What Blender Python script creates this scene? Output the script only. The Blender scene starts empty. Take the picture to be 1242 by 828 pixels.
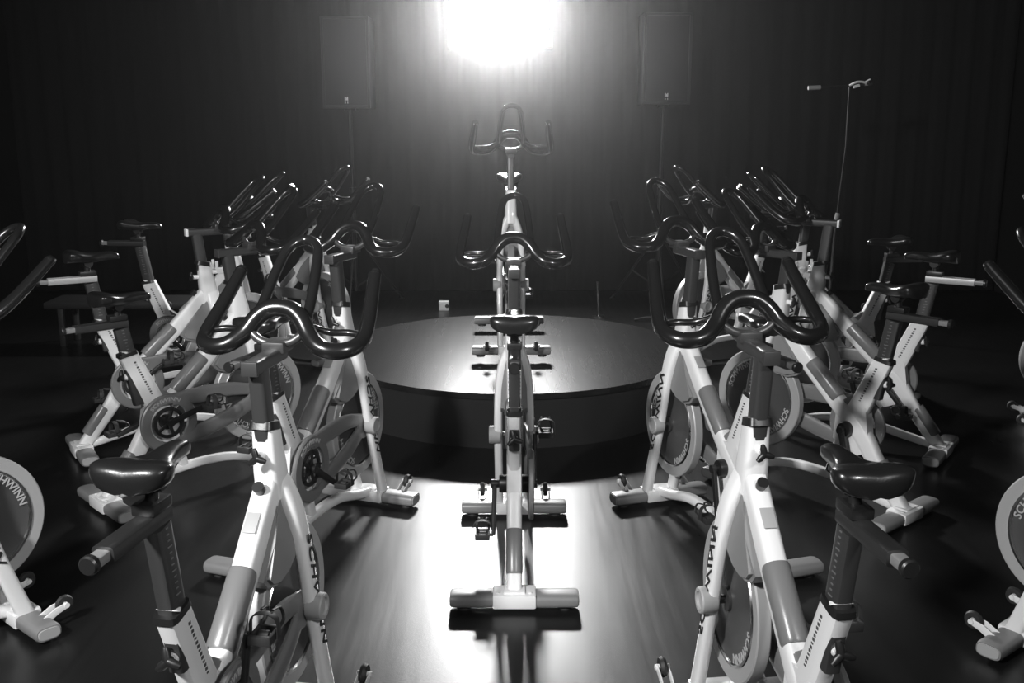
import bpy, bmesh, math, random
from mathutils import Vector, Matrix
random.seed(4)
S = bpy.context.scene
COL = S.collection
PI = math.pi

# ------------------------------------------------------------------ materials
def mat(name, col, rough=.5, metal=0., bump=0., bscale=60., coat=0., var=0., emit=0.):
    m = bpy.data.materials.new(name); m.use_nodes = True
    nt = m.node_tree; b = nt.nodes['Principled BSDF']
    b.inputs['Base Color'].default_value = (col, col, col, 1)
    b.inputs['Roughness'].default_value = rough
    b.inputs['Metallic'].default_value = metal
    b.inputs['Coat Weight'].default_value = coat
    if emit:
        b.inputs['Emission Color'].default_value = (1, 1, 1, 1)
        b.inputs['Emission Strength'].default_value = emit
    tc = nt.nodes.new('ShaderNodeTexCoord')
    n = nt.nodes.new('ShaderNodeTexNoise'); n.inputs['Scale'].default_value = bscale
    n.inputs['Detail'].default_value = 4
    nt.links.new(tc.outputs['Object'], n.inputs['Vector'])
    if bump:
        bp = nt.nodes.new('ShaderNodeBump'); bp.inputs['Strength'].default_value = bump
        bp.inputs['Distance'].default_value = .002
        nt.links.new(n.outputs['Fac'], bp.inputs['Height']); nt.links.new(bp.outputs['Normal'], b.inputs['Normal'])
    if var:
        mr = nt.nodes.new('ShaderNodeMapRange')
        mr.inputs['To Min'].default_value = max(0.02, rough - var); mr.inputs['To Max'].default_value = rough + var
        nt.links.new(n.outputs['Fac'], mr.inputs['Value']); nt.links.new(mr.outputs['Result'], b.inputs['Roughness'])
    return m

M = dict(
    white=mat('white_paint', .78, .34, coat=.3, bump=.02, bscale=300),
    grey=mat('grey_plastic', .20, .38, bump=.08, bscale=400),
    sleeve=mat('grey_sleeve', .17, .30, bump=.05, bscale=400),
    guard=mat('guard_grey', .21, .36, metal=.35, bump=.04, bscale=300),
    post=mat('dark_post', .085, .36, metal=.6, bump=.03, bscale=300),
    black=mat('black_plastic', .012, .38, bump=.1, bscale=300),
    grip=mat('black_grip', .008, .26, bump=.05, bscale=500, coat=.6),
    saddle=mat('saddle_vinyl', .010, .28, bump=.1, bscale=250, coat=.3),
    alu=mat('brushed_aluminium', .10, .30, metal=.8, var=.05),
    chrome=mat('chrome', .75, .18, metal=1, var=.05),
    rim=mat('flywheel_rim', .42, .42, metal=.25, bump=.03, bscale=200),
    disc=mat('flywheel_disc', .11, .32, metal=.5, var=.06, bscale=30),
    rubber=mat('rubber', .02, .6, bump=.1, bscale=300),
    ink=mat('black_ink', .015, .5),
    paleink=mat('pale_ink', .42, .45),
    greyink=mat('grey_ink', .07, .5),
    tag=mat('grey_label', .36, .5),
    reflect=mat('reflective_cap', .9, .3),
    lens=mat('lamp_lens', .9, .3, emit=30.),
    cabinet=mat('cabinet_black', .012, .55, bump=.2, bscale=200),
    grille=mat('grille_black', .006, .5, bump=.5, bscale=500),
)

# floor: dark, sealed, semi-gloss rubber/vinyl
def floor_mat(name, base, rough, spec, rv=.045):
    m = bpy.data.materials.new(name); m.use_nodes = True
    nt = m.node_tree; b = nt.nodes['Principled BSDF']; L = nt.links
    tc = nt.nodes.new('ShaderNodeTexCoord')
    n1 = nt.nodes.new('ShaderNodeTexNoise'); n1.inputs['Scale'].default_value = 1.6; n1.inputs['Detail'].default_value = 5
    n2 = nt.nodes.new('ShaderNodeTexNoise'); n2.inputs['Scale'].default_value = 90; n2.inputs['Detail'].default_value = 3
    mp = nt.nodes.new('ShaderNodeMapping'); mp.inputs['Rotation'].default_value = (0, 0, .5); mp.inputs['Scale'].default_value = (14, .7, 1)
    n3 = nt.nodes.new('ShaderNodeTexNoise'); n3.inputs['Scale'].default_value = 2.2; n3.inputs['Detail'].default_value = 4
    L.new(tc.outputs['Object'], n1.inputs['Vector']); L.new(tc.outputs['Object'], n2.inputs['Vector'])
    L.new(tc.outputs['Object'], mp.inputs['Vector']); L.new(mp.outputs['Vector'], n3.inputs['Vector'])
    cr = nt.nodes.new('ShaderNodeMapRange'); cr.inputs['To Min'].default_value = base * .75; cr.inputs['To Max'].default_value = base * 1.3
    L.new(n1.outputs['Fac'], cr.inputs['Value'])
    cc = nt.nodes.new('ShaderNodeCombineColor')
    for k in ('Red', 'Green', 'Blue'): L.new(cr.outputs['Result'], cc.inputs[k])
    L.new(cc.outputs['Color'], b.inputs['Base Color'])
    ad = nt.nodes.new('ShaderNodeMath'); ad.operation = 'ADD'
    L.new(n1.outputs['Fac'], ad.inputs[0]); L.new(n3.outputs['Fac'], ad.inputs[1])
    rr = nt.nodes.new('ShaderNodeMapRange'); rr.inputs['From Min'].default_value = .6; rr.inputs['From Max'].default_value = 1.4
    rr.inputs['To Min'].default_value = rough - rv; rr.inputs['To Max'].default_value = rough + rv
    L.new(ad.outputs[0], rr.inputs['Value']); L.new(rr.outputs['Result'], b.inputs['Roughness'])
    b.inputs['Specular IOR Level'].default_value = spec
    bp = nt.nodes.new('ShaderNodeBump'); bp.inputs['Strength'].default_value = .12; bp.inputs['Distance'].default_value = .001
    L.new(n2.outputs['Fac'], bp.inputs['Height']); L.new(bp.outputs['Normal'], b.inputs['Normal'])
    return m
FLOOR = floor_mat('floor_black_vinyl', .007, .31, .38)
STAGE = floor_mat('stage_top_black', .007, .27, .20, .010)
WALL = mat('wall_black_paint', .003, .8, bump=.2, bscale=60)
CURT = mat('curtain_black_cloth', .003, .9, bump=.3, bscale=300)

# ------------------------------------------------------------------ mesh helpers
def catmull(pts, n=6):
    P = [Vector(p) if not isinstance(p, Vector) else p for p in pts]
    out = []
    for i in range(len(P) - 1):
        p0 = P[i - 1] if i else P[0] * 2 - P[1]
        p1, p2 = P[i], P[i + 1]
        p3 = P[i + 2] if i + 2 < len(P) else P[-1] * 2 - P[-2]
        for k in range(n):
            t = k / n
            out.append(.5 * ((2 * p1) + (p2 - p0) * t + (2 * p0 - 5 * p1 + 4 * p2 - p3) * t * t + (3 * p1 - p0 - 3 * p2 + p3) * t ** 3))
    out.append(P[-1].copy())
    return out

def sweep(bm, path, size, side=None, sq=2., seg=16, caps=True, smooth=0):
    """path of 3D points; size = (a, b) half sizes or list per point; side = direction of a."""
    path = [Vector(p) for p in path]
    n0 = len(path)
    sizes = size if isinstance(size, list) else [size] * n0
    if smooth:
        ext = catmull([Vector((*sizes[i], 0)) for i in range(n0)], smooth)
        path = catmull(path, smooth); sizes = [(v[0], v[1]) for v in ext]
    n = len(path)
    T = []
    for i in range(n):
        a = path[max(0, i - 1)]; b = path[min(n - 1, i + 1)]
        T.append((b - a).normalized())
    A = Vector(side) if side is not None else (Vector((0, 1, 0)) if abs(T[0].y) < .8 else Vector((0, 0, 1)))
    rings = []
    for i in range(n):
        A = Vector(side) if side is not None else A
        A = (A - T[i] * A.dot(T[i])).normalized()
        B = T[i].cross(A)
        a, b = sizes[i]; r = []
        for k in range(seg):
            th = 2 * PI * (k + .5) / seg
            c, s = math.cos(th), math.sin(th)
            u = a * math.copysign(abs(c) ** (2 / sq), c); v = b * math.copysign(abs(s) ** (2 / sq), s)
            r.append(bm.verts.new(path[i] + A * u + B * v))
        rings.append(r)
    for i in range(n - 1):
        for k in range(seg):
            bm.faces.new((rings[i][k], rings[i][(k + 1) % seg], rings[i + 1][(k + 1) % seg], rings[i + 1][k]))
    if caps:
        bm.faces.new(rings[0][::-1]); bm.faces.new(rings[-1])

def box(bm, c, s, r=.004, rot=None):
    res = bmesh.ops.create_cube(bm, size=1)
    vs = res['verts']
    for v in vs: v.co = Vector((v.co.x * s[0], v.co.y * s[1], v.co.z * s[2]))
    if r:
        es = list({e for v in vs for e in v.link_edges})
        g = bmesh.ops.bevel(bm, geom=es, offset=min(r, min(s) * .45), segments=2, affect='EDGES', profile=.6)
        vs = list({v for f in g['faces'] for v in f.verts} | {v for v in vs if v.is_valid})
        vs = list(set(vs))
    for v in vs:
        if rot is not None: v.co = rot @ v.co
        v.co += Vector(c)

def lathe(bm, prof, c, axis='y', seg=32, closed=False, a0=0, a1=2 * PI):
    """prof: list of (radius, offset along axis)"""
    full = abs(a1 - a0 - 2 * PI) < 1e-6
    N = seg if full else seg + 1
    rings = []
    for (r, h) in prof:
        ring = []
        for k in range(N):
            th = a0 + (a1 - a0) * k / seg
            u, v = r * math.cos(th), r * math.sin(th)
            p = (u, h, v) if axis == 'y' else ((u, v, h) if axis == 'z' else (h, u, v))
            ring.append(bm.verts.new(Vector(p) + Vector(c)))
        rings.append(ring)
    m = len(rings)
    for i in range(m if closed else m - 1):
        a, b = rings[i], rings[(i + 1) % m]
        for k in range(N if full else N - 1):
            bm.faces.new((a[k], a[(k + 1) % N], b[(k + 1) % N], b[k]))
    if not closed:
        for ring in (rings[0], rings[-1]):
            if full: bm.faces.new(ring)

def prism(bm, pts, y0, y1, bevel=0.):
    """polygon in x-z plane extruded between y0 and y1"""
    f0 = [bm.verts.new((p[0], y0, p[1])) for p in pts]; f1 = [bm.verts.new((p[0], y1, p[1])) for p in pts]
    n = len(pts)
    fs = [bm.faces.new(f0[::-1]), bm.faces.new(f1)]
    for k in range(n): fs.append(bm.faces.new((f0[k], f0[(k + 1) % n], f1[(k + 1) % n], f1[k])))
    if bevel:
        es = list({e for f in fs[:2] for e in f.edges})
        bmesh.ops.bevel(bm, geom=es, offset=bevel, segments=2, affect='EDGES')

def to_mesh(name, bm, m, sharp=35):
    bmesh.ops.recalc_face_normals(bm, faces=bm.faces)
    me = bpy.data.meshes.new(name); bm.to_mesh(me); bm.free()
    if m: me.materials.append(m)
    for p in me.polygons: p.use_smooth = True
    me.set_sharp_from_angle(angle=math.radians(sharp))
    return me

def obj(name, bm, m, parent=None, sharp=35):
    me = bm if isinstance(bm, bpy.types.Mesh) else to_mesh(name, bm, m, sharp)
    o = bpy.data.objects.new(name, me); COL.objects.link(o)
    if parent is not None: o.parent = parent
    return o

def tag(o, label=None, cat=None, group=None, kind=None):
    if label: o['label'] = label
    if cat: o['category'] = cat
    if group: o['group'] = group
    if kind: o['kind'] = kind
    return o

def text_mesh(body, size, shear=0., offset=0., extr=.0006, spacing=1.):
    cu = bpy.data.curves.new('lettering', 'FONT'); cu.body = body; cu.size = size
    cu.shear = shear; cu.offset = offset; cu.extrude = extr; cu.space_character = spacing
    cu.align_x = 'CENTER'; cu.align_y = 'CENTER'; cu.resolution_u = 3
    o = bpy.data.objects.new('lettering', cu); COL.objects.link(o)
    dg = bpy.context.evaluated_depsgraph_get()
    me = bpy.data.meshes.new_from_object(o.evaluated_get(dg))
    bpy.data.objects.remove(o); bpy.data.curves.remove(cu)
    bm = bmesh.new(); bm.from_mesh(me); bpy.data.meshes.remove(me)
    return bm

# ------------------------------------------------------------------ exercise bike (x forward, y left, z up; feet at z = 0)
XR, XF, WF = -.406, .456, .22
CROWN = Vector((.285, 0, .80)); XP = Vector((-.170, 0, .385)); RB = Vector((XR + .01, 0, .085))
AX = Vector((.346, 0, .424)); BB = Vector((-.125, 0, .385))
TL = .181                                             # backward lean of the seat post
HS0, HH0 = 1.05, 1.19
SINK = .034

def lerp(a, b, t): return a + (b - a) * t

def make_bike():
    root = bpy.data.objects.new('exercise_bike', None); COL.objects.link(root)
    root.empty_display_size = .2
    # --- frame: head, beam, seat tube, low rail
    b = bmesh.new()
    sweep(b, [(.258, 0, .955), (.262, 0, .90), (.27, 0, .84), (.282, 0, .765)], [(.030, .034), (.031, .037), (.034, .044), (.034, .046)], (0, 1, 0), 4, smooth=3)
    sweep(b, [CROWN + Vector((0, 0, .01)), lerp(CROWN, XP, .25) + Vector((0, 0, .012)), lerp(CROWN, XP, .7), XP, lerp(XP, RB, .5) + Vector((.012, 0, .01)), RB],
          [(.030, .048), (.029, .040), (.028, .036), (.028, .042), (.027, .034), (.027, .030)], (0, 1, 0), 4, smooth=4)
    st = Vector((-.262, 0, .705))
    sweep(b, [BB + Vector((.088, 0, -.245)), BB + Vector((.035, 0, -.10)), BB + Vector((.004, 0, .0)), lerp(BB, st, .45), st], [(.018, .020), (.024, .034), (.026, .050), (.025, .046), (.025, .041)], (0, 1, 0), 4, smooth=3)
    # seat-tube lip, higher at the front
    sweep(b, [st, st + Vector((.012, 0, .022))], [(.025, .038), (.012, .004)], (0, 1, 0), 4)
    # low rail, arched under the flywheel
    sweep(b, [(XF - .01, 0, .085), (.34, 0, .105), (.16, 0, .150), (-.05, 0, .150), (-.22, 0, .118), (XR + .01, 0, .085)], (.020, .020), (0, 1, 0), 3, smooth=5)
    # web plate at the crossing
    prism(b, [(-.205, .49), (-.07, .485), (-.06, .33), (-.12, .25), (-.235, .30)], -.0245, .0245)
    frame = obj('frame', b, M['white'], root)
    # rating label on the beam
    b = bmesh.new(); q = lerp(CROWN, XP, .24); d = (XP - CROWN).normalized(); up = Vector((0, 1, 0)).cross(d) * -1
    if up.z < 0: up = -up
    R3 = Matrix((d, (0, 1, 0), up)).transposed()
    box(b, q + up * .0515, (.055, .034, .002), .0005, R3); tag(obj('label_plate', b, M['tag'], frame), 'pale grey label plate')
    # small print along the seat tube
    for s in (1, -1):
        b = bmesh.new()
        for k in range(14):
            t = .42 + k * .036
            c = lerp(BB, st, t)
            box(b, c + Vector((.006, s * .0256, .0)), (.009, .0012, .007 if k % 3 else .004), 0)
        obj('tube_print', b, M['greyink'], frame)
    # bottom bracket shell
    b = bmesh.new(); lathe(b, [(.030, -.055), (.033, -.048), (.033, .048), (.030, .055)], BB, 'y', 24); obj('bottom_bracket', b, M['black'], root)
    # grey web between beam and seat tube
    b = bmesh.new(); prism(b, [(-.185, .475), (-.075, .492), (-.165, .555), (-.208, .56)], -.018, .018, .004); obj('frame_web', b, M['grey'], root)
    # --- sweat sleeves
    for (p, q2, t0, t1, r) in ((CROWN, XP, .42, .74, .034), (XP, RB, .42, .84, .029)):
        b = bmesh.new(); a = lerp(p, q2, t0); c = lerp(p, q2, t1); dd = (q2 - p).normalized(); u = Vector((dd.z, 0, -dd.x)); u = u if u.z > 0 else -u
        off = u * .018
        sweep(b, [a + off, lerp(a, c, .04) + off, lerp(a, c, .96) + off, c + off], [(r * .93, r * .93), (r, r), (r, r), (r * .93, r * .93)], (0, 1, 0), 2.3, 24)
        obj('frame_sleeve', b, M['sleeve'], root)
    # --- fork
    b = bmesh.new()
    for s in (1, -1):
        path = [(.283, 0, .825), (.288, s * .022, .785), (.296, s * .046, .72), (.310, s * .058, .63), (.330, s * .063, .52), (.350, s * .064, .424), (.398, s * .063, .26), (XF - .002, s * .062, .085)]
        sweep(b, path, [(.020, .030), (.022, .034), (.020, .034), (.019, .031), (.018, .029), (.018, .028), (.017, .027), (.017, .029)], (0, 1, 0), 3.2, smooth=4)
    box(b, (.285, 0, .79), (.06, .06, .05), .012)
    fork = obj('fork', b, M['white'], root)
    # lettering on the outer fork faces
    def leg_x(z):
        for (x0, y0, z0), (x1, y1, z1) in zip(path[1:], path[2:]):
            if z1 <= z <= z0: return x0 + (x1 - x0) * (z0 - z) / (z0 - z1)
        return path[-1][0]
    def on_fork(s):
        t = text_mesh('SCHWINN', .070, .25, .0014, .0006, 1.12)
        for v in t.verts:
            u, w, e = v.co
            sg = 1 if s < 0 else -1
            z = .475 - sg * u
            c = leg_x(z); dx = (leg_x(z - .01) - leg_x(z + .01)) / .02
            v.co = Vector((c + sg * w * .58, s * (.0826 + e), z - dx * 0 + sg * w * dx * .0))
        return t
    for s in (1, -1): obj('fork_lettering', on_fork(s), M['ink'], fork, 20)

    # axle caps
    for s in (1, -1):
        b = bmesh.new()
        lathe(b, [(.034, s * .055), (.037, s * .060), (.037, s * .098), (.034, s * .102), (.026, s * .102), (.024, s * .094), (.001, s * .094)], AX, 'y', 28)
        obj('axle_cap', b, M['tag'], root)
    # --- fender between fork and beam
    b = bmesh.new()
    prof = [(.272, .80), (.296, .73), (.312, .66), (.312, .615), (.290, .585), (.24, .562), (.18, .556), (.13, .572), (.105, .600), (.17, .68)]
    prism(b, prof, -.052, .052, .012)
    for v in b.verts:                                    # narrows upward into the crown
        v.co.y *= min(1, max(.35, 1 - (v.co.z - .66) * 4.2))
    obj('fender', b, M['grey'], root)
    # --- flywheel
    b = bmesh.new(); R = .225
    lathe(b, [(.178, -.016), (R - .004, -.019), (R, -.015), (R, .015), (R - .004, .019), (.178, .016)], AX, 'y', 72, closed=True)
    fly = obj('flywheel', b, M['rim'], root)
    b = bmesh.new(); lathe(b, [(.03, -.020), (.06, -.016), (.150, -.008), (.179, -.0175), (.179, .0175), (.150, .008), (.06, .016), (.03, .020)], AX, 'y', 64, closed=True)
    obj('flywheel_disc', b, M['disc'], fly)
    for s in (1, -1):
        b = bmesh.new(); lathe(b, [(.172, s * .0150), (.176, s * .0200), (.183, s * .0200), (.185, s * .0165)], AX, 'y', 64, closed=True)
        obj('chrome_ring', b, M['chrome'], fly)
        for a0 in (40, 220):
            t = text_mesh('SCHWINN', .036, .1, .0006, .0006, 1.05)
            for v in t.verts:
                th = math.radians(a0) - v.co.x / .158 * (1 if s < 0 else -1); r = .158 + v.co.y
                v.co = Vector((AX.x + r * math.cos(th), s * (.0155 + v.co.z), AX.z + r * math.sin(th)))
            obj('flywheel_lettering', t, M['paleink'], fly, 20)
    b = bmesh.new(); lathe(b, [(.012, -.062), (.012, -.03), (.035, -.028), (.035, .028), (.012, .03), (.012, .062)], AX, 'y', 20); obj('hub', b, M['post'], fly)
    # --- chain guard on the right side
    b = bmesh.new()
    lathe(b, [(.088, -.009), (.126, -.009), (.131, -.005), (.131, .005), (.126, .009), (.088, .009)], (BB.x, 0, BB.z), 'y', 56, closed=True)
    lathe(b, [(.012, -.009), (.052, -.009), (.056, 0), (.052, .009), (.012, .009)], (AX.x - .02, 0, AX.z), 'y', 32, closed=True)
    top = [(BB.x + .02, 0, BB.z + .100), (.03, 0, .484), (.17, 0, .482), (.28, 0, .462), (AX.x - .02, 0, AX.z + .030)]
    sweep(b, top, [(.009, .028), (.009, .036), (.009, .032), (.009, .026), (.009, .022)], (0, 1, 0), 4, smooth=4)
    sweep(b, [(BB.x + .065, 0, BB.z - .085), (.06, 0, .325), (.20, 0, .365), (AX.x - .03, 0, AX.z - .012)], [(.009, .030), (.012, .036), (.012, .036), (.009, .034)], (0, 1, 0), 2.6, smooth=4)
    prism(b, [(BB.x + .10, BB.z + .08), (BB.x + .13, BB.z + .118), (.04, .505), (.02, .46)], -.006, .006)
    for v in b.verts:
        f = (v.co.x - BB.x) / (AX.x - BB.x); v.co.y += -.062 + .020 * max(0, min(1, f))
    guard = obj('chain_guard', b, M['guard'], root)
    t = text_mesh('SCHWINN', .030, .1, .0006, .0006, 1.05)
    for v in t.verts:
        th = math.radians(100) - v.co.x / .107; r = .107 + v.co.y * .8
        v.co = Vector((BB.x + r * math.cos(th), -.0715 - v.co.z, BB.z + r * math.sin(th)))
    obj('guard_lettering', t, M['paleink'], guard, 20)
    b = bmesh.new(); lathe(b, [(.055, -.004), (.070, -.003), (.070, .003), (.055, .004)], (BB.x, -.058, BB.z), 'y', 32, closed=True)
    for k in range(5):
        a = k * 2 * PI / 5; sweep(b, [BB + Vector((0, -.058, 0)), BB + Vector((.06 * math.cos(a), -.058, .06 * math.sin(a)))], (.004, .008), (0, 1, 0), 3, 8)
        lathe(b, [(.005, -.068), (.005, -.055)], BB + Vector((.062 * math.cos(a), 0, .062 * math.sin(a))), 'y', 10)
    obj('chainring', b, M['black'], root)
    # --- cranks and pedals (left down, right up)
    for s, dx, dz in ((1, -.050, -.178), (-1, .050, .178)):
        b = bmesh.new(); e = BB + Vector((dx, s * .076, dz))
        sweep(b, [BB + Vector((0, s * .072, 0)), lerp(BB + Vector((0, s * .072, 0)), e, .1), e], [(.010, .015), (.009, .014), (.008, .011)], (0, 1, 0), 3, 12)
        lathe(b, [(.014, s * .052), (.016, s * .084)], BB, 'y', 16)
        crank = obj('crank_arm', b, M['black'], root)
        b = bmesh.new(); pc = e + Vector((0, s * .040, 0))
        sweep(b, [e, e + Vector((0, s * .066, 0))], (.006, .006), (1, 0, 0), 2, 10)
        box(b, pc + Vector((.028, 0, 0)), (.012, .054, .022), .003); box(b, pc - Vector((.028, 0, 0)), (.012, .054, .022), .003)
        box(b, pc + Vector((0, .023, 0)), (.060, .009, .020), .003); box(b, pc - Vector((0, .023, 0)), (.060, .009, .020), .003)
        sweep(b, [pc + Vector((0, -.012, 0)), pc + Vector((0, .012, 0))], (.012, .012), (1, 0, 0), 2, 12)
        # toe cage
        for o_ in (-.022, .022):
            sweep(b, [pc + Vector((.03, o_, .004)), pc + Vector((.062, o_, .012)), pc + Vector((.060, o_ * .7, .040)), pc + Vector((.020, o_ * .6, .052))], (.004, .0025), (0, 1, 0), 3, 8, smooth=3)
        sweep(b, [pc + Vector((.0, -.034, -.004)), pc + Vector((.004, -.030, .040)), pc + Vector((.006, 0, .052)), pc + Vector((.004, .030, .040)), pc + Vector((0, .034, -.004))], (.010, .0015), (1, 0, 0), 3, 8, smooth=3)
        obj('pedal', b, M['rubber'], crank)
    # --- feet
    for nm, x in (('rear_foot', XR), ('front_foot', XF)):
        b = bmesh.new()
        box(b, (x, 0, .073), (.092, .150, .050), .008)
        box(b, (x, 0, .099), (.060, .075, .012), .004)
        for s in (1, -1): lathe(b, [(.006, .098), (.007, .101), (.003, .102)], (x - .02, s * .056, 0), 'z', 10)
        foot = obj(nm, b, M['white'], root)
        for s in (1, -1):
            b = bmesh.new()
            sweep(b, [(x, s * .0752, .070), (x, s * (WF - .012), .070), (x, s * WF, .070)], [(.043, .025), (.043, .025), (.040, .023)], (1, 0, 0), 3.2, 24)
            cap = obj('foot_cap', b, M['grey'], foot)
            b = bmesh.new(); sweep(b, [(x, s * (WF - .001), .070), (x, s * (WF + .003), .070)], [(.037, .020), (.035, .018)], (1, 0, 0), 3.2, 24)
            obj('cap_trim', b, M['tag'], foot)
            b = bmesh.new(); lathe(b, [(.006, .062), (.006, .050), (.022, .046), (.025, .040), (.025, SINK)], (x, s * (WF - .045), 0), 'z', 20)
            obj('leveling_foot', b, M['rubber'], foot)
    # transport wheels
    for s in (1, -1):
        y = s * .137
        b = bmesh.new()
        for o_ in (-.016, .016):
            sweep(b, [(XF + .020, y + o_, .082), (XF + .062, y + o_, .103), (XF + .100, y + o_, .112)], [(.0025, .014), (.0025, .013), (.0025, .010)], (0, 1, 0), 3, 10)
        lathe(b, [(.009, -.022), (.009, .022)], (XF + .095, y, .112), 'y', 12)
        br = obj('wheel_bracket', b, M['white'], root)
        b = bmesh.new(); lathe(b, [(.012, -.009), (.018, -.010), (.027, -.009), (.031, 0), (.027, .009), (.018, .010), (.012, .009)], (XF + .095, y, .112), 'y', 24, closed=True)
        obj('transport_wheel', b, M['rubber'], br)
    # --- seat post, slider, saddle (drawn at height HS0)
    zs = HS0 - .13; xs0 = -.26 - (zs - .703) * TL
    b = bmesh.new()
    sweep(b, [(xs0 + (zs - .56) * TL, 0, .56), (xs0 + .004, 0, zs - .02)], (.020, .031), (0, 1, 0), 5)
    sp = obj('seat_post', b, M['post'], root)
    b = bmesh.new()
    for k in range(12):
        z = .74 + k * .014; box(b, (xs0 + (zs - z) * TL, 0, z), (.010 if k % 4 else .018, .0425, .003), 0)
    obj('height_marks', b, M['guard'], sp)
    b = bmesh.new(); sweep(b, [(-.2625, 0, .700), (-.265, 0, .714)], [(.029, .043), (.027, .040)], (0, 1, 0), 5); obj('tube_collar', b, M['black'], root)
    def knob(p, d, nm='adjustment_knob', s=1.):
        p, d = Vector(p), Vector(d).normalized()
        b = bmesh.new(); sweep(b, [p, p + d * .030 * s], (.013 * s, .013 * s), None, 2, 16); k_ = obj(nm, b, M['reflect'], root)
        b = bmesh.new(); c = p + d * .042 * s
        sweep(b, [p + d * .028 * s, c], (.009 * s, .009 * s), None, 2, 12)
        A = d.orthogonal().normalized(); B = d.cross(A)
        for j in range(3):
            a = j * 2 * PI / 3 + .5
            v = A * math.cos(a) + B * math.sin(a)
            sweep(b, [c, c + v * .018 * s, c + v * .030 * s], [(.010 * s, .009 * s), (.010 * s, .009 * s), (.006 * s, .006 * s)], None, 2, 12)
        obj('knob_grip', b, M['black'], k_)
    knob((-.255, 0, .600), (-1, 0, .22))
    knob((.225, 0, .885), (-1, 0, .05), s=.85)
    b = bmesh.new()
    xf_, sl = xs0 + .032, .222
    sweep(b, [(xf_, 0, zs), (xf_ - sl, 0, zs)], (.022, .017), (0, 1, 0), 5)
    slider = obj('seat_slider', b, M['alu'], root)
    b = bmesh.new(); sweep(b, [(xf_ - sl + .005, 0, zs), (xf_ - sl - .038, 0, zs)], (.015, .011), (0, 1, 0), 5); obj('slider_rail', b, M['grey'], slider)
    b = bmesh.new(); lathe(b, [(.016, -.052), (.019, -.048), (.019, -.038), (.012, -.036)], (xf_ - sl, 0, zs), 'x', 18); obj('slider_knob', b, M['black'], slider)
    xc = xf_ - .02
    b = bmesh.new()
    box(b, (xc - .02, 0, zs + .028), (.075, .050, .024), .005)
    sweep(b, [(xc - .02, 0, zs + .03), (xc - .015, 0, zs + .085)], (.014, .014), (0, 1, 0), 2, 16)
    lathe(b, [(.020, -.026), (.022, -.02), (.022, .02), (.020, .026)], (xc - .015, 0, zs + .078), 'y', 18)
    for s in (1, -1):
        sweep(b, [(xc + .10, s * .008, zs + .103), (xc + .03, s * .022, zs + .086), (xc - .05, s * .022, zs + .086), (xc - .095, s * .040, zs + .112)], (.0035, .0035), None, 2, 8, smooth=3)
    obj('saddle_clamp', b, M['black'], slider)
    b = bmesh.new()
    xsd = xc - .015
    secs = [(-.118, .030, -.006, .030), (-.110, .062, .004, .040), (-.090, .078, .010, .045), (-.055, .076, .008, .044), (-.015, .056, .000, .040), (.030, .034, -.003, .036),
            (.080, .024, .000, .034), (.120, .021, .000, .031), (.145, .017, -.004, .026), (.156, .008, -.010, .016)]
    rings = []; secs = [(a * .90 if a < 0 else a * .94, w, t, h * 1.08) for a, w, t, h in secs]
    ss_ = catmull([Vector((a, w, t)) for a, w, t, h in secs], 3); hh_ = catmull([Vector((h, 0, 0)) for a, w, t, h in secs], 3)
    for v, hv in zip(ss_, hh_):
        ring = []; x, w, t = v; h = hv[0]
        for k in range(24):
            th = 2 * PI * k / 24; c, s_ = math.cos(th), math.sin(th)
            yy = w * math.copysign(abs(c) ** .8, c) * 1.04
            zz = t + (s_ * h * .42 if s_ > 0 else s_ * h * (.55 + .45 * abs(c)))
            if s_ > 0 and x < 0: zz += .010 * (abs(yy) / .078) - .004
            ring.append(b.verts.new((xsd + x, yy, HS0 - .018 + zz)))
        rings.append(ring)
    for i in range(len(rings) - 1):
        for k in range(24): b.faces.new((rings[i][k], rings[i][(k + 1) % 24], rings[i + 1][(k + 1) % 24], rings[i + 1][k]))
    b.faces.new(rings[0][::-1]); b.faces.new(rings[-1])
    obj('saddle', b, M['saddle'], root, 60)
    # --- handlebar post, slider and handlebar (drawn at height HH0)
    hx = .235
    b = bmesh.new(); sweep(b, [(.262, 0, .82), (.230, 0, HH0 - .085)], (.021, .026), (0, 1, 0), 5); obj('handlebar_post', b, M['post'], root)
    b = bmesh.new(); sweep(b, [(.250, 0, .945), (.2545, 0, .965)], [(.033, .038), (.030, .034)], (0, 1, 0), 5); obj('head_collar', b, M['black'], root)
    b = bmesh.new(); sweep(b, [(.185, 0, HH0 - .075), (.37, 0, HH0 - .075)], (.021, .018), (0, 1, 0), 5)
    box(b, (.355, 0, HH0 - .055), (.07, .06, .03), .006)
    hs_ = obj('handlebar_slider', b, M['post'], root)
    b = bmesh.new(); box(b, (.180, 0, HH0 - .075), (.012, .042, .036), .003); obj('slider_cap', b, M['post'], hs_)
    b = bmesh.new()
    wing = [(0, .0, .038), (-.004, .034, .032), (-.014, .062, .010), (-.030, .085, -.022), (-.052, .118, -.048), (-.055, .155, -.058), (-.036, .194, -.056), (.010, .214, -.042), (.070, .212, -.005), (.135, .202, .045), (.203, .192, .100)]
    path = [(x, -y, z) for x, y, z in wing[::-1]] + wing[1:]
    path = [(.384 + x, y, HH0 + z) for x, y, z in path]
    sweep(b, path, [(.0170 + .0065 * math.sin(PI * i / (len(path) - 1)) ** .8,) * 2 for i in range(len(path))], None, 2, 16, smooth=5)
    bar = obj('handlebar', b, M['grip'], root, 60)
    b = bmesh.new()
    hoop = [(.384 - .012, .068, HH0 - .006), (.384 + .05, .064, HH0 + .045), (.384 + .12, .055, HH0 + .115), (.384 + .178, .040, HH0 + .170), (.384 + .204, .0, HH0 + .188)]
    hp = hoop + [(x, -y, z) for x, y, z in hoop[-2::-1]]
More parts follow.
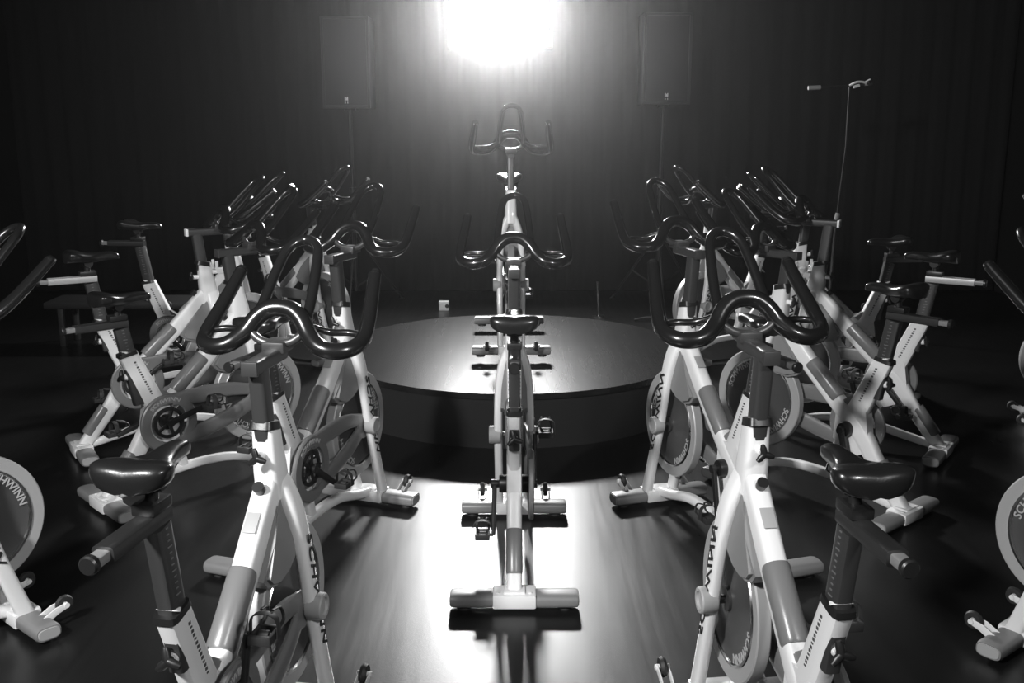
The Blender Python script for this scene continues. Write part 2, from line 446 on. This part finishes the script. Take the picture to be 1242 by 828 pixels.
    sweep(b, hp, (.014, .014), None, 2, 14, smooth=5); obj('aero_bar', b, M['grip'], bar, 60)
    # lower arc of the centre ring and cross-bars of the horns
    b = bmesh.new()
    arc = [(.384 - .028, .075, HH0 - .016), (.384 - .036, .045, HH0 - .040), (.384 - .038, 0, HH0 - .050)]
    sweep(b, arc + [(x, -y, z) for x, y, z in arc[-2::-1]], (.011, .011), None, 2, 12, smooth=4); obj('ring_brace', b, M['post'], bar, 60)
    for s in (1, -1):
        b = bmesh.new(); sweep(b, [(.384 - .005, s * .07, HH0 - .005), (.384 + .03, s * .12, HH0 - .028), (.384 + .04, s * .17, HH0 - .03), (.384 + .03, s * .208, HH0 - .034)], (.009, .009), None, 2, 12, smooth=4)
        obj('horn_brace', b, M['grip'], bar, 60)
        b = bmesh.new(); sweep(b, [(.384 + .198, s * .1925, HH0 + .096), (.384 + .210, s * .1915, HH0 + .106)], [(.0175, .0175), (.013, .013)], None, 2, 14); obj('grip_plug', b, M['chrome'], bar)
    # bottle holder in front of the head
    b = bmesh.new()
    box(b, (.322, 0, .905), (.060, .050, .012), .002)
    for s in (1, -1):
        box(b, (.350, s * .034, .915), (.070, .006, .012), .002)
        sweep(b, [(.315, s * .034, .965), (.318, s * .036, .915), (.350, s * .037, .905), (.380, s * .036, .915), (.384, s * .034, .960)], (.003, .008), (0, 1, 0), 3, 10, smooth=3)
    sweep(b, [(.384, -.036, .955), (.392, 0, .955), (.384, .036, .955)], (.008, .003), (0, 0, 1), 3, 10, smooth=3)
    obj('bottle_holder', b, M['white'], root)
    # resistance knob on the beam
    b = bmesh.new(); q = lerp(CROWN, XP, .10); sweep(b, [q + up * .03, q + up * .075], [(.012, .012), (.015, .015)], None, 2, 16); obj('resistance_knob', b, M['black'], root)
    return root

proto = make_bike()
SEAT = {'saddle', 'seat_slider', 'seat_post'}; BAR = {'handlebar', 'handlebar_post', 'handlebar_slider'}
def base(n): return n.split('.')[0]
def copy_tree(o, parent=None):
    c = o.copy(); COL.objects.link(c)
    if parent is not None: c.parent = parent
    for ch in list(o.children): copy_tree(ch, c)
    return c
def place(o, x, y, z, yaw, hs, hh, label, group, bright=False, crank=0):
    o.location = (x, y, z - SINK); o.rotation_euler = (0, 0, math.radians(yaw))
    for c in o.children:
        if base(c.name) in SEAT: d = hs - HS0; c.location = (-TL * d, 0, d)
        if base(c.name) in BAR: d = hh - HH0; c.location = (-.14 * d, 0, d)
    for c in o.children:                                 # crank angle of this bike, pedals kept level
        if base(c.name) == 'crank_arm' and crank:
            a = math.radians(crank); RR = Matrix.Rotation(a, 3, 'Y')
            c.rotation_euler = (0, a, 0); c.location = BB - RR @ BB
            for p in c.children:
                pc = sum((Vector(q) for q in p.bound_box), Vector()) / 8; up_ = 1 if pc.z > BB.z else -1
                pc = BB + Vector((.050 * up_, pc.y, .178 * up_)); RI = Matrix.Rotation(-a, 3, 'Y')
                p.rotation_euler = (0, -a, 0); p.location = pc - RI @ pc
    tag(o, label, 'exercise bike', group)
    if not bright:
        for c in list(o.children):
            if base(c.name) == 'bottle_holder': bpy.data.objects.remove(c)
    if bright:                                           # paler slider and cap colours stand in for light glinting off these two
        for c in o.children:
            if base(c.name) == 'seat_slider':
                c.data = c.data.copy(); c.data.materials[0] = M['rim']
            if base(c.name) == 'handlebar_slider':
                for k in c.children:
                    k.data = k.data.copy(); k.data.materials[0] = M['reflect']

G1 = 'white exercise bikes in the inner arc around the stage'
G2 = 'white exercise bikes in the outer arc nearest the camera'
BIKES = [
 (.010, 3.77, 0, 90, 1.05, 1.19, 'white exercise bike in the middle, seen from straight behind, before the round stage', G1),
 (-.01, 6.25, .325, -89, 1.00, 1.23, 'exercise bike standing on top of the round black stage', None),
 (-.66, 2.27, 0, 80, 1.06, 1.19, 'largest exercise bike on the left, dark saddle and slider toward the camera', G2),
 (.655, 2.30, 0, 97.5, 1.04, 1.21, 'largest exercise bike on the right, its flywheel beside the bright floor', G2),
 (-.78, 3.95, 0, 70, 1.00, 1.22, 'exercise bike directly behind the largest left one, front foot on the bright floor', G1),
 (.80, 3.95, 0, 109, 1.00, 1.24, 'exercise bike directly behind the largest right one, front foot on the bright floor', G1),
 (-1.45, 4.54, 0, 43, .97, 1.17, 'left exercise bike with a round grey chain guard and arched white rail', G1),
 (1.38, 4.44, 0, 131, 1.03, 1.17, 'right exercise bike with a whole pale flywheel and arched white rail', G1),
 (-1.80, 5.21, 0, 32, 1.05, 1.19, 'left exercise bike whose bright seat slider juts out over the dark floor', G1),
 (1.80, 5.21, 0, 146, 1.05, 1.235, 'right exercise bike whose bright seat slider juts out and rear frame forms a triangle', G1),
 (-1.93, 6.25, 0, -4, 1.07, 1.17, 'far left exercise bike, its dark saddle the highest on that side', G1),
 (1.97, 6.20, 0, 183, .98, 1.17, 'far right exercise bike, white seat tube just right of the thin microphone stand', G1),
 (-1.55, 7.25, 0, -36, 1.02, 1.17, 'farthest exercise bike left of the stage, only dark handlebars showing behind the others', G1),
 (1.55, 7.25, 0, 216, 1.02, 1.17, 'farthest exercise bike right of the stage, only dark handlebars showing behind the others', G1),
 (-1.96, 2.91, 0, 49, 1.00, 1.17, 'exercise bike cut off by the left edge of the photo', G2),
 (1.95, 2.78, 0, 129, 1.00, 1.17, 'exercise bike cut off by the lower right edge of the photo', G2),
 (3.29, 5.36, 0, 165, 1.00, 1.17, 'distant exercise bike at the right edge, little more than its front wheel showing', G2),
]
copies = [proto] + [copy_tree(proto) for _ in BIKES[1:]]
for i, (x, y, z, yaw, hs, hh, label, g) in enumerate(BIKES):
    o = copies[i]
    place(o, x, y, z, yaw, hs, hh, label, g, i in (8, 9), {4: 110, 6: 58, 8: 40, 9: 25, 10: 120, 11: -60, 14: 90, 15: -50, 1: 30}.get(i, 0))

# ------------------------------------------------------------------ round stage
def disc_stage(cx, cy, r, h):
    root = bpy.data.objects.new('round_stage', None); COL.objects.link(root); root.location = (cx, cy, 0)
    b = bmesh.new(); lathe(b, [(r - .03, 0), (r - .012, .0), (r - .012, h - .03), (r - .03, h - .03)], (0, 0, 0), 'z', 128, closed=True)
    sk = obj('stage_skirt', b, CURT, root)
    b = bmesh.new(); lathe(b, [(r, h - .030), (r, h - .003), (r - .003, h), (.001, h), (.001, h - .03)], (0, 0, 0), 'z', 128); 
    obj('stage_top', b, STAGE, root, 30)
    tag(root, 'low round black stage under the instructor bike', 'stage')
disc_stage(0, 6.15, 1.05, .325 - SINK)

# ------------------------------------------------------------------ room
YW, XW, HC, YB = 9.9, 4.6, 4.2, -3.5
def plane_box(name, c, s, m):
    b = bmesh.new(); box(b, c, s, 0); return tag(obj(name, b, m), kind='structure')
plane_box('floor', (0, (YW + YB) / 2, -.05), (2 * XW + .4, YW - YB + .4, .1), FLOOR)
plane_box('ceiling', (0, (YW + YB) / 2, HC + .05), (2 * XW + .4, YW - YB + .4, .1), WALL)
plane_box('wall_back', (0, YW + .05, HC / 2), (2 * XW + .4, .1, HC), WALL)
plane_box('wall_front', (0, YB - .05, HC / 2), (2 * XW + .4, .1, HC), WALL)
plane_box('wall_left', (-XW - .05, (YW + YB) / 2, HC / 2), (.1, YW - YB, HC), WALL)
plane_box('wall_right', (XW + .05, (YW + YB) / 2, HC / 2), (.1, YW - YB, HC), WALL)
plane_box('baseboard_back', (0, YW - .012, .05), (2 * XW, .024, .1), WALL)

# pleated curtain along the back wall
b = bmesh.new(); N = 520; rows = [.02, 1.0, 2.2, 3.4, HC - .05]; prev = None
for k in range(N + 1):
    u = k / N; x = -XW + .05 + u * (2 * XW - .1)
    col = []
    for z in rows:
        a = .018 * math.sin(u * 2 * PI * 46 + .8 * math.sin(u * 31)) * (.7 + .3 * math.sin(u * 17 + z)) + .006 * math.sin(u * 2 * PI * 101 + z)
        col.append(b.verts.new((x, YW - .09 + a, z)))
    if prev:
        for j in range(len(rows) - 1): b.faces.new((prev[j], col[j], col[j + 1], prev[j + 1]))
    prev = col
cur = obj('stage_curtain', b, CURT, None, 80)
md = cur.modifiers.new('thickness', 'SOLIDIFY'); md.thickness = .006
tag(cur, 'black pleated curtain hanging across the back wall', 'curtain')

# ------------------------------------------------------------------ stage lamp
LX, LY, LZ = -.10, 9.30, 2.46
root = bpy.data.objects.new('stage_blinder_lamp', None); COL.objects.link(root); root.location = (LX, LY, LZ)
LW, LH = .84, .46
b = bmesh.new()
box(b, (0, .10, 0), (LW + .06, .16, LH + .06), .01)
tag(obj('lamp_housing', b, M['cabinet'], root))
for i in range(4):
    for j in range(2):
        px, pz = (i - 1.5) * LW / 4, (j - .5) * LH / 2
        b = bmesh.new(); lathe(b, [(.095, .0), (.101, -.004), (.101, -.02), (.105, -.02), (.105, .02), (.095, .02)], (px, 0, pz), 'y', 28, closed=True)
        r_ = obj('lamp_reflector', b, M['chrome'], root)
        b = bmesh.new(); lathe(b, [(.094, .006), (.070, -.006), (.03, -.012), (.001, -.013)], (px, 0, pz), 'y', 28)
        obj('lamp_lens', b, M['lens'], r_)
b = bmesh.new()
for s in (1, -1): sweep(b, [(s * (LW / 2 + .05), .10, 0), (s * (LW / 2 + .05), .10, .36), (0, .10, .42)], (.006, .018), (0, 1, 0), 4, 8)
sweep(b, [(0, .10, .42), (0, .10, HC - LZ)], (.02, .02), None, 2, 12)
obj('lamp_yoke', b, M['cabinet'], root)
tag(root, 'glaring bright stage lamp hanging high in front of the back curtain', 'stage lamp')

def area(name, loc, target, power, sx, sy=None, spread=180):
    l = bpy.data.lights.new(name, 'AREA'); l.energy = power; l.shape = 'RECTANGLE' if sy else 'DISK'; l.size = sx
    if sy: l.size_y = sy
    l.spread = math.radians(spread)
    o = bpy.data.objects.new(name, l); COL.objects.link(o); o.location = loc
    o.rotation_euler = (Vector(target) - Vector(loc)).to_track_quat('-Z', 'Y').to_euler()
    return o
KEY = area('stage_lamp_light', (LX, LY - .04, LZ), (0, 3.5, 1.0), 330, .6, .36, 150)
FILL2 = area('unseen_overhead_fill', (1.8, -.5, 3.1), (-1.9, 4.6, .3), 13, .4, None, 60)  # weak second fill, added to brighten the right sides of the left bikes
FILL = area('unseen_overhead_fill', (-2.35, -.3, 3.25), (.2, 4.2, .2), 104, .4, None, 100)

# ------------------------------------------------------------------ loudspeakers on stands
def speaker(x, y, z0, label):
    root = bpy.data.objects.new('loudspeaker', None); COL.objects.link(root); root.location = (x, y, z0)
    w, d, h = .40, .36, .74
    b = bmesh.new(); box(b, (0, d / 2, h / 2), (w, d, h), .012)
    for s in (-1, 1): box(b, (s * (w / 2 - .012), -.006, h / 2), (.022, .016, h), .004)
    for z in (.012, h - .012): box(b, (0, -.006, z), (w, .016, .022), .004)
    cab = obj('cabinet', b, M['cabinet'], root)
    b = bmesh.new(); box(b, (0, -.002, h / 2), (w - .05, .008, h - .05), .002); obj('grille', b, M['grille'], root)
    b = bmesh.new(); box(b, (.0, -.010, .065), (.046, .006, .058), .002)
    bd = tag(obj('badge', b, M['ink'], root))
    b = bmesh.new()
    for s in (-1, 1):
        box(b, (s * .010, -.0145, .078), (.007, .003, .030), 0)
        box(b, (s * .010, -.0145, .046), (.006, .003, .014), 0)
    box(b, (0, -.0145, .076), (.006, .003, .022), 0, Matrix.Rotation(.0, 3, 'Y'))
    obj('badge_mark', b, M['reflect'], bd)
    tag(root, label, 'loudspeaker', 'black loudspeakers high on either side of the lamp')
    st = bpy.data.objects.new('speaker_stand', None); COL.objects.link(st); st.location = (x, y + .18, 0)
    b = bmesh.new(); sweep(b, [(0, 0, .12), (0, 0, 1.0)], (.019, .019), None, 2, 14); lathe(b, [(.028, .96), (.028, 1.03)], (0, 0, 0), 'z', 14)
    obj('lower_pole', b, M['black'], st)
    b = bmesh.new(); sweep(b, [(0, 0, .98), (0, 0, z0)], (.014, .014), None, 2, 14); lathe(b, [(.05, z0 - .02), (.05, z0 - .001)], (0, 0, 0), 'z', 20); obj('upper_pole', b, M['black'], st)
    for k in range(3):
        a = k * 2 * PI / 3 + PI / 6; u = Vector((math.cos(a), math.sin(a), 0))
        b = bmesh.new(); sweep(b, [u * .02 + Vector((0, 0, .62)), u * .44 + Vector((0, 0, .02))], (.010, .010), None, 2, 10)
        sweep(b, [u * .02 + Vector((0, 0, .16)), u * .25 + Vector((0, 0, .29))], (.005, .008), None, 2, 8); lg = obj('leg', b, M['black'], st)
        b = bmesh.new(); sweep(b, [u * .42 + Vector((0, 0, .034)), u * .455 + Vector((0, 0, .014))], (.014, .014), None, 2, 10); obj('rubber_foot', b, M['rubber'], lg)
    return st
s1 = speaker(1.29, 9.0, 1.73, 'black loudspeaker right of the glaring lamp, small pale badge at its lower edge')
tag(s1, 'thin black tripod stand under the right loudspeaker', 'speaker stand', 'speaker stands')
s2 = speaker(-1.38, 9.0, 1.70, 'black loudspeaker left of the glaring lamp, nearly lost in the haze')
tag(s2, 'thin black tripod stand under the left loudspeaker', 'speaker stand', 'speaker stands')

# ------------------------------------------------------------------ microphone boom stand
ms = bpy.data.objects.new('microphone_stand', None); COL.objects.link(ms); ms.location = (2.45, 7.9, 0)
b = bmesh.new()
sweep(b, [(-.03, 0, .06), (-.01, 0, .90)], (.011, .011), None, 2, 12); obj('stand_tube', b, M['post'], ms)
b = bmesh.new(); sweep(b, [(-.01, 0, .88), (.0, 0, .93)], (.018, .018), None, 2, 12); obj('height_clutch', b, M['grey'], ms)
b = bmesh.new(); sweep(b, [(-.008, 0, .90), (.025, 0, 1.42), (.022, 0, 1.86)], (.0065, .0065), None, 2, 12); obj('stand_rod', b, M['black'], ms)
b = bmesh.new(); sweep(b, [(-.26, 0, 1.845), (.05, 0, 1.862), (.16, 0, 1.872)], (.005, .005), None, 2, 10); boom = obj('boom_arm', b, M['black'], ms)
b = bmesh.new(); sweep(b, [(-.28, 0, 1.843), (-.19, 0, 1.848)], (.015, .015), None, 2, 14); tag(obj('counterweight', b, M['tag'], boom), 'pale grey counterweight')
b = bmesh.new()
sweep(b, [(.02, 0, 1.86), (.07, -.01, 1.885), (.12, -.01, 1.885), (.15, 0, 1.872)], (.010, .008), None, 2, 10, smooth=3)
sweep(b, [(.05, -.01, 1.850), (.09, -.012, 1.862)], (.014, .011), None, 2, 12); sweep(b, [(.12, 0, 1.88), (.17, 0, 1.905)], (.006, .005), None, 2, 10)
obj('clip', b, M['reflect'], boom)  # white colour stands in for the highlights on the boom
b = bmesh.new(); sweep(b, [(.13, 0, 1.868), (.155, 0, 1.868), (.185, 0, 1.872)], [(.012, .012), (.018, .018), (.010, .010)], None, 2, 14, smooth=3); obj('microphone', b, M['chrome'], boom)
for k in range(3):
    a = k * 2 * PI / 3 + .4; u = Vector((math.cos(a), math.sin(a), 0))
    b = bmesh.new(); sweep(b, [Vector((-.03, 0, .09)), u * .30 + Vector((0, 0, .008))], (.008, .007), None, 2, 10); obj('leg', b, M['black'], ms)
tag(ms, 'thin black microphone boom stand with a shiny clip, standing behind the right bikes', 'microphone stand')

# ------------------------------------------------------------------ low bench against the left rear, boxes by the back wall
bn = bpy.data.objects.new('low_bench', None); COL.objects.link(bn); bn.location = (-2.75, 7.6, 0)
b = bmesh.new(); box(b, (0, 0, .31), (1.25, .34, .045), .01); obj('bench_top', b, M['cabinet'], bn)
for sx in (-1, 1):
    for sy in (-1, 1):
        b = bmesh.new(); box(b, (sx * .52, sy * .12, .145), (.04, .04, .29), .004); obj('leg', b, M['cabinet'], bn)
tag(bn, 'low dark bench standing behind the left exercise bikes', 'bench')
oc = bpy.data.objects.new('floor_outlet', None); COL.objects.link(oc); oc.location = (-.585, 8.9, 0)
b = bmesh.new(); box(b, (0, 0, .04), (.085, .06, .08), .006); obj('outlet_box', b, M['reflect'], oc)
b = bmesh.new(); lathe(b, [(.015, -.033), (.017, -.030), (.001, -.030)], (.028, 0, .04), 'y', 16); obj('socket', b, M['ink'], oc)
tag(oc, 'small white outlet box on the floor left of the stage', 'outlet box')
b = bmesh.new(); sweep(b, [(.725, 8.6, .0), (.71, 8.6, .30)], (.008, .008), None, 2, 10)
lathe(b, [(.05, 0), (.05, .008), (.012, .014)], (.725, 8.6, 0), 'z', 20)
tag(obj('floor_marker_post', b, M['chrome'], None), 'short thin shiny post standing on the floor right of the stage', 'post')
b = bmesh.new(); sweep(b, [(1.0, 8.4, .012), (1.12, 8.42, .03), (1.25, 8.40, .012), (1.42, 8.45, .012)], (.010, .010), None, 2, 10, smooth=4)
tag(obj('cable', b, M['post'], None), 'short black cable lying on the floor right of the stage', 'cable')

# ------------------------------------------------------------------ haze, camera, colour
w = bpy.data.worlds.new('room_haze'); S.world = w; w.use_nodes = True
nt = w.node_tree
nt.nodes['Background'].inputs['Color'].default_value = (0, 0, 0, 1); nt.nodes['Background'].inputs['Strength'].default_value = 0
vs = nt.nodes.new('ShaderNodeVolumeScatter'); vs.inputs['Density'].default_value = .0040; vs.inputs['Anisotropy'].default_value = .925
nt.links.new(vs.outputs[0], nt.nodes['World Output'].inputs['Volume'])

cam = bpy.data.cameras.new('camera'); co = bpy.data.objects.new('camera', cam); COL.objects.link(co)
cam.sensor_width = 36; cam.lens = 36 * 1272.4 / 1242
co.location = (.0019, 0, 1.7249 - SINK); co.rotation_euler = (PI / 2 - .217677, 0, 0)
cam.clip_start = .05; cam.clip_end = 60
S.camera = co
S.view_settings.view_transform = 'Standard'; S.view_settings.look = 'None'
S.view_settings.exposure = 0; S.view_settings.gamma = 1; S.view_settings.use_curve_mapping = False
